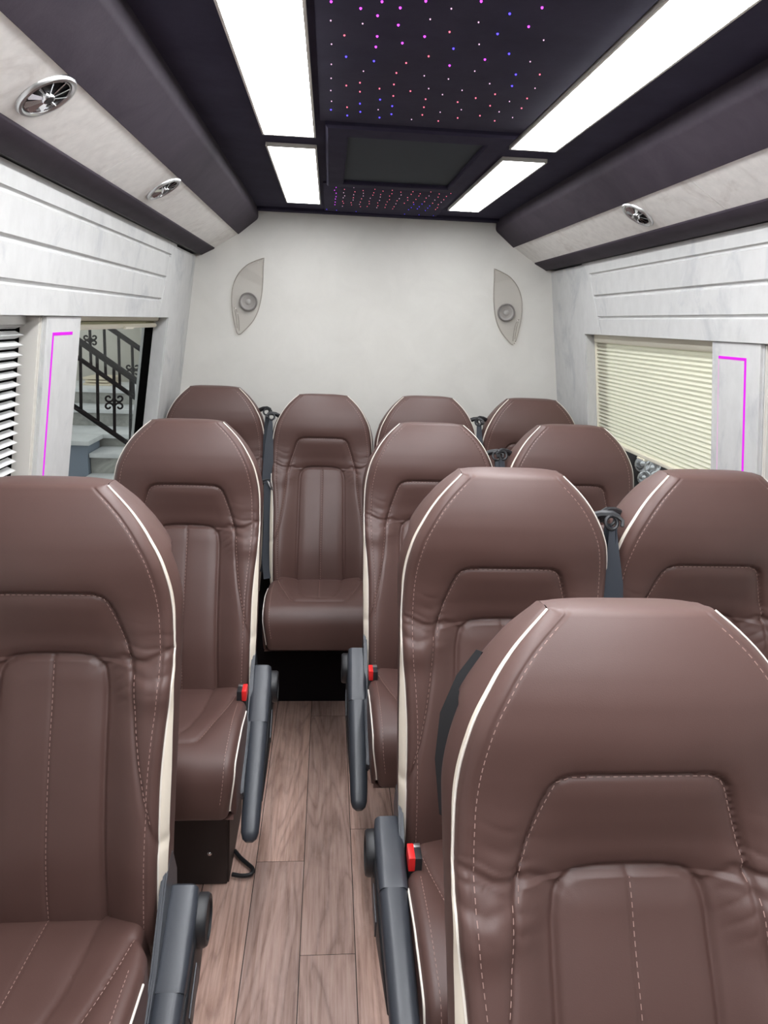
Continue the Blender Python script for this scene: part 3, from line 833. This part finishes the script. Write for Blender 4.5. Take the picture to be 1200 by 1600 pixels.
# starry ceiling boards
def cam_ray(px, py):
    v = Vector((px - 600, py - 800, 1109.)); return Vector([sum(ROT[i][k]*v[k] for k in range(3)) for i in range(3)])
d = np.array([-85, -300, 1109.]); d /= np.linalg.norm(d); h = np.array([1, .04, 0]); up = np.cross(d, h); up /= np.linalg.norm(up)
if up[1] > 0: up = -up
xr = np.cross(d, up); xr /= np.linalg.norm(xr)
if xr[0] < 0: xr = -xr
ROT = np.stack([xr, d, up])
def star(t, x, y, kind, r):
    bm = bmesh.new(); bmesh.ops.create_uvsphere(bm, u_segments=8, v_segments=6, radius=r)
    o = obj('star_light', bm, M['star_' + kind], t); o.location = Vector((x, y, ZC - .0068)) - Vector(t.location)
t = empty('star_ceiling_panel', (.205, 1.0, ZC)); tag(t, 'dark ceiling board scattered with purple and red star lights between the long light panels', 'ceiling panel')
bm = bmesh.new(); bx(bm, (-.030, YF, ZC - .006), (.436, 1.786, ZC), .002); put(obj('board', bm, M['suede']), t)
stars = """58,5,p 323,5,p 551,2,p 840,3,p 212,40,p 418,37,p 684,42,w 1157,36,p 300,78,p 574,97,w 988,68,b 56,104,w 222,120,w 408,127,p 826,113,w 1087,135,p 127,181,r 298,186,p 545,187,p 675,163,r 925,173,b 429,221,p 1165,206,w 60,227,w 829,228,w 291,241,p 695,250,b 136,292,b 566,290,r 985,277,b 859,307,p 281,315,b 449,325,r 675,338,p 1095,318,w 59,332,w 226,368,w 806,368,w 398,377,r 543,392,w 1020,385,b 1145,385,r 58,405,w 669,409,w 208,428,r 137,443,r 385,437,r 884,433,w 1000,445,b 310,459,r 208,475,r 471,472,r 566,459,w 740,468,w 1120,457,w 56,469,w 382,497,r 638,490,w 912,488,r 60,525,w 313,516,b 550,514,r 811,508,r 717,529,r 987,526,w 1079,510,r 208,537,b 376,550,b 541,556,r 886,548,r 1050,561,r 57,569,b 141,556,r 303,569,w 533,596,r 626,582,w 736,569,w 933,580,w 210,580,b 142,599,b 310,610,b 372,592,b 833,600,r 717,612,r 1003,610,w 477,620,w 616,628,r 910,627,r"""
for q in stars.split():
    a, b, k = q.split(','); r = cam_ray(500 + float(a)/3.333, float(b)/3.333); s = (ZC - .006 - 1.57)/r.z
    star(t, r.x*s, min(r.y*s, 1.78), k, {'p': .0019, 'b': .0018, 'r': .0015, 'w': .0012}[k])
t = empty('star_ceiling_panel', (.205, 2.83, ZC)); tag(t, 'dark ceiling board with close rows of tiny star lights behind the hatch', 'ceiling panel')
bm = bmesh.new(); bx(bm, (-.030, 2.545, ZC - .006), (.436, 3.162, ZC), .002); put(obj('board', bm, M['suede']), t)
for c in range(13):
    x = .012 + c*.0325
    n = 7 if c != 8 else 5
    for k in range(n):
        y = 2.60 + .062*k + random.uniform(-.01, .01) + (.03 if c % 2 else 0)
        kind = 'p' if c == 0 else ('b' if c in (9, 10, 11) and k > 3 else ('r' if random.random() < .75 else 'w'))
        star(t, x + random.uniform(-.004, .004), y, kind, .0012)
for x, y in ((-.02, 3.11), (.30, 3.13), (.36, 3.13), (.42, 3.13), (.02, 3.12), (.10, 3.13)): star(t, x, y, 'b', .0013)

# air vents on the cream panels
def air_vent(lab, side, y, rot):
    hx = .631; z = cslope(.631)
    n = Vector((-side*.0617, 0, -.102)).normalized(); e1 = Vector((0, 1, 0)); e2 = n.cross(e1)
    t = empty('air_vent', (CX + side*hx, y, z)); tag(t, lab, 'air vent', 'round chrome air vents')
    B = Matrix((( e2.x, e1.x, n.x, 0), (e2.y, e1.y, n.y, 0), (e2.z, e1.z, n.z, 0), (0, 0, 0, 1)))
    if B.determinant() < 0: B = B @ Matrix.Diagonal((-1, 1, 1, 1))
    bm = bmesh.new()
    lathe(bm, [(.050, -.001), (.050, .002), (.0475, .0055), (.043, .006), (.0405, .004), (.0395, -.002), (.0395, -.004)], B, 40)
    obj('bezel', bm, M['satin'], t)
    bm = bmesh.new(); lathe(bm, [(.0392, .0005), (.0385, .0035), (.0365, .0035), (.0355, -.004), (.034, -.006)], B @ Matrix.Rotation(rot, 4, 'Z'), 36)
    lathe(bm, [(.0001, .0085), (.004, .009), (.0095, .0085), (.011, .006), (.0115, -.004)], B, 24)
    obj('inner_ring', bm, M['chrome'], t)
    bm = bmesh.new(); lathe(bm, [(.0001, .0092), (.0070, .0094), (.0075, .0088)], B, 20); obj('hub_cap', bm, M['plastic_dark'], t)
    bm = bmesh.new(); lathe(bm, [(.0395, .0004), (.0001, .0002)], B, 32); obj('vent_throat', bm, M['plastic_dark'], t)
    for k in range(10):
        a = rot + k*2*PI/10; bm = bmesh.new()
        p0 = Vector((math.cos(a)*.011, math.sin(a)*.011, .005)); p1 = Vector((math.cos(a)*.037, math.sin(a)*.037, .002))
        tg = Vector((-math.sin(a), math.cos(a), 0))
        ribbon(bm, [B @ p0, B @ p1], [(B @ Vector((tg.x*.7, tg.y*.7, .7)))]*2, [.004, .009], .0012)
        obj('vane', bm, M['chrome'], t)
air_vent('large looking chrome air vent on the left cream panel, nearest the top left corner', -1, 1.228, .2)
air_vent('chrome air vent on the left cream panel, farther back', -1, 2.013, .2)
air_vent('chrome air vent on the right cream panel', 1, 2.02, .9)

# leaf-shaped speakers on the back wall
def speaker(lab, cx, sg):
    t = empty('wall_speaker', (cx, YB, 1.65)); tag(t, lab, 'speaker', 'leaf shaped speakers on the back wall')
    out = catmull([(.056, .164), (.053, .12), (.051, .07), (.045, .01), (.031, -.05), (.006, -.10), (-.035, -.144), (-.052, -.157), (-.063, -.150), (-.073, -.11), (-.081, -.06), (-.083, -.005), (-.076, .045), (-.055, .092), (-.02, .130), (.02, .151), (.056, .164)], 5)[:-1]
    out = [(sg*p[0], p[1]) for p in out]
    if sg < 0: out = out[::-1]
    def ring(k, y): 
        c = np.mean(out, 0); return [(c[0] + (x-c[0])*k, -y, c[1] + (z-c[1])*k) for x, z in out]
    bm = bmesh.new(); R = loft(bm, [ring(1, .0), ring(1, .008), ring(.97, .012), ring(.93, .012)], True, False); bm.faces.new(R[-1])
    bmesh.ops.recalc_face_normals(bm, faces=bm.faces)
    tag(obj('clear_cover', bm, M['clear'], t), 'clear smoked plastic leaf shaped cover')
    bm = bmesh.new(); tube(bm, [Vector(p) for p in ring(.99, .011)], .0022, 6, closed=True); obj('cover_rim', bm, M['clear'], t)
    Ax = Matrix.Translation((-.012*sg, -.006, -.018)) @ Matrix.Rotation(PI/2, 4, 'X')
    bm = bmesh.new(); lathe(bm, [(.038, .002), (.038, .010), (.0355, .013), (.032, .012), (.031, .006)], Ax, 36); obj('surround_ring', bm, mat('grey_rubber', (.22, .2, .19), .6), t)
    bm = bmesh.new(); lathe(bm, [(.031, .008), (.022, .004), (.012, .003), (.011, .0075), (.006, .0095), (.0001, .010)], Ax, 32); obj('cone', bm, mat('grey_cone', (.38, .36, .34), .5), t)
    bm = bmesh.new()
    tube(bm, [Vector((sg*x, -.0135, z)) for x, z in ((-.073, -.045), (-.064, -.05), (-.056, -.075), (-.053, -.10), (-.052, -.14))], .0022, 6)
    tube(bm, [Vector((sg*x, -.0135, z)) for x, z in ((-.069, -.055), (-.063, -.085), (-.060, -.13))], .0018, 6)
    obj('moulded_rib', bm, M['clear'], t)
speaker('leaf shaped clear speaker on the left side of the back wall', -.337, 1)
speaker('leaf shaped clear speaker on the right side of the back wall', .765, -1)

# ------------------------------------------------------------------ outside
bm = bmesh.new(); bx(bm, (-8, -4, -.75), (9, 12, -.7)); struct(obj('ground', bm, M['concrete'], smooth=False))
def at(px, py, Y):
    r = cam_ray(px, py); s = Y/r.y; return Vector((r.x*s, Y, 1.57 + r.z*s))
def cr(x, y): return 110 + x/5.714, 480 + y/5.714
bm = bmesh.new(); bx(bm, (-5, 7.6, -.7), (-1.0, 7.75, 4.5)); bx(bm, (-1.86, 7.38, -.7), (-1.70, 7.62, 4.5))
tag(obj('house_wall', bm, M['render'], smooth=False), 'cream rendered house wall beyond the left rear window, behind the stairs', 'wall')
t = empty('stone_staircase', (-2.0, 6, -.7)); tag(t, 'white marble outdoor staircase seen through the left rear window', 'stairs')
steps = [(1545, 5.3), (1300, 5.55), (1125, 5.85), (905, 6.25), (725, 6.6)]
zt = []
for py, Y in steps: zt.append(at(*cr(250, py), Y).z)
prev = -.7
for i, ((py, Y), z) in enumerate(zip(steps, zt)):
    x0 = -2.9; x1 = -1.35
    if i < 2: x0 = at(*cr(150, 1300), 5.5).x + .005
    Yn = steps[i+1][1] if i + 1 < len(steps) else 7.25
    bm = bmesh.new(); bx(bm, (x0, Y - .03, z - .035), (x1, Yn + .06, z), .004); put(obj('tread', bm, M['stone']), t)
    bm = bmesh.new(); bx(bm, (x0, Y, -.7), (x1, Yn + .02, z - .035)); put(obj('riser', bm, M['riser'], smooth=False), t)
z2 = zt[2]
xl = at(*cr(150, 1300), 5.5).x
bm = bmesh.new(); bx(bm, (-2.9, 5.46, z2 - .035), (xl + .03, 5.815, z2), .004); put(obj('tread', bm, M['stone']), t)
bm = bmesh.new(); xl = at(*cr(150, 1300), 5.5).x; bx(bm, (-2.95, 5.50, -.7), (xl, 5.81, z2 - .037)); tag(obj('plinth_wall', bm, M['bluegrey'], smooth=False), 'blue grey painted low wall under the stair landing outside the left rear window', 'wall')
b0 = at(*cr(130, 705), 6.9); b1 = at(*cr(360, 620), 6.9)
bm = bmesh.new(); zz = zt[4]
for k in range(3):
    h = (b1.z - zz)/3; bx(bm, (b0.x + .02*(k % 2), 6.85, zz + k*h), (b1.x - .02*(k % 2), 7.2, zz + (k+1)*h - .008), .003)
tag(obj('tile_stack', bm, M['tile']), 'cream tile stack on the top stair step outside', 'tiles')
def railing(lab, Y, rails, bals, scrolls):
    t = empty('stair_railing', (-2, Y, 0)); tag(t, lab, 'railing', 'black iron stair railings')
    for (a, b, r) in rails:
        A, Bp = at(*cr(*a), Y), at(*cr(*b), Y); dv = Bp - A
        bm = bmesh.new(); tube(bm, [A - dv*.6, Bp + dv*.3], r, 8); put(obj('rail', bm, M['blackiron']), t)
    for (a, b) in bals:
        A, Bp = at(*cr(*a), Y), at(*cr(*b), Y)
        bm = bmesh.new(); tube(bm, [A, Bp], .011, 8); put(obj('baluster', bm, M['blackiron']), t)
    for (cx, cy, rr) in scrolls:
        for sx in (-1, 1):
            for sy in (-1, 1):
                pts = []
                for k in range(22):
                    a = k/21*2.9*PI/1.45; rad = rr*(1 - .72*k/21)
                    x = cx + sx*(rr*1.15 - rad*math.cos(a)); y = cy + sy*(rr*.75*1.2 + rad*.9*math.sin(a)*-1 )
                    pts.append(at(*cr(x, y), Y))
                bm = bmesh.new(); tube(bm, pts, .007, 6); put(obj('scroll', bm, M['blackiron']), t)
railing('nearer black iron stair railing with scrolls, lower one outside the left rear window', 5.1,
        [((90, 310), (620, 680), .022), ((80, 460), (610, 830), .016), ((40, 890), (440, 1165), .018)],
        [((88, 330), (95, 915)), ((238, 425), (247, 1015)), ((388, 530), (395, 1130)), ((540, 635), (535, 1230)), ((690, 740), (680, 1330))], [((390), 850, 42)])
railing('farther black iron stair railing, upper one outside the left rear window', 5.75,
        [((300, 150), (640, 385), .020), ((90, 470), (610, 838), .014)],
        [((168, 60), (185, 530)), ((300, 150), (316, 630)), ((430, 240), (442, 720)), ((550, 322), (565, 800))], [((176), 295, 30), (556, 560, 30)])

# parked van glimpsed under the right blind
t = empty('parked_van', (2.6, 4.6, -.7)); tag(t, 'white parked van with chrome headlamps glimpsed beneath the right blind', 'van')
c = at(1005, 722, 4.3)
bm = bmesh.new(); bx(bm, (c.x - .55, 4.38, -.35), (c.x + 1.4, 6.5, c.z + .75), .06)
put(obj('body', bm, M['carpaint']), t)
bm = bmesh.new(); bx(bm, (c.x - .18, 4.33, c.z - .25), (c.x + .9, 4.40, c.z + .10), .02); put(obj('grille', bm, M['plastic_dark']), t)
for dx, dz, r in ((.0, -.01, .055), (.065, -.035, .055), (.02, -.10, .045), (.095, -.10, .045)):
    bm = bmesh.new(); Ax = Matrix.Translation((c.x + dx, 4.31, c.z + dz)) @ Matrix.Rotation(PI/2, 4, 'X')
    lathe(bm, [(r, -.03), (r, .01), (r*.85, .015), (r*.6, -.005), (r*.35, -.015), (r*.3, .005), (.0001, .008)], Ax, 20); put(obj('headlamp', bm, M['chrome']), t)
for dx in (-.4, 1.2):
    for dy in (5.0, 6.1):
        bm = bmesh.new(); Ax = Matrix.Translation((c.x + dx, dy, -.42)) @ Matrix.Rotation(PI/2, 4, 'Y')
        lathe(bm, [(.0001, -.1), (.26, -.1), (.28, -.08), (.28, .08), (.26, .1), (.0001, .1)], Ax, 24); put(obj('wheel', bm, M['plastic_dark']), t)

# ------------------------------------------------------------------ world, camera, view
w = bpy.data.worlds.new('World'); S.world = w; w.use_nodes = True
bg = w.node_tree.nodes['Background']; bg.inputs['Color'].default_value = (.93, .97, 1, 1); bg.inputs['Strength'].default_value = 1.0
cam = bpy.data.cameras.new('Camera'); co_ = bpy.data.objects.new('Camera', cam); COL.objects.link(co_)
cam.sensor_fit = 'VERTICAL'; cam.sensor_height = 36; cam.lens = 1109/1600*36; cam.clip_start = .02
Rm = Matrix([[ROT[i][0], -ROT[i][1], -ROT[i][2]] for i in range(3)])
co_.matrix_world = Matrix.Translation((0, 0, 1.57)) @ Rm.to_4x4()
S.camera = co_
S.view_settings.view_transform = 'Standard'; S.view_settings.look = 'None'; S.view_settings.gamma = 1; S.view_settings.use_curve_mapping = False
S.view_settings.exposure = 0.0
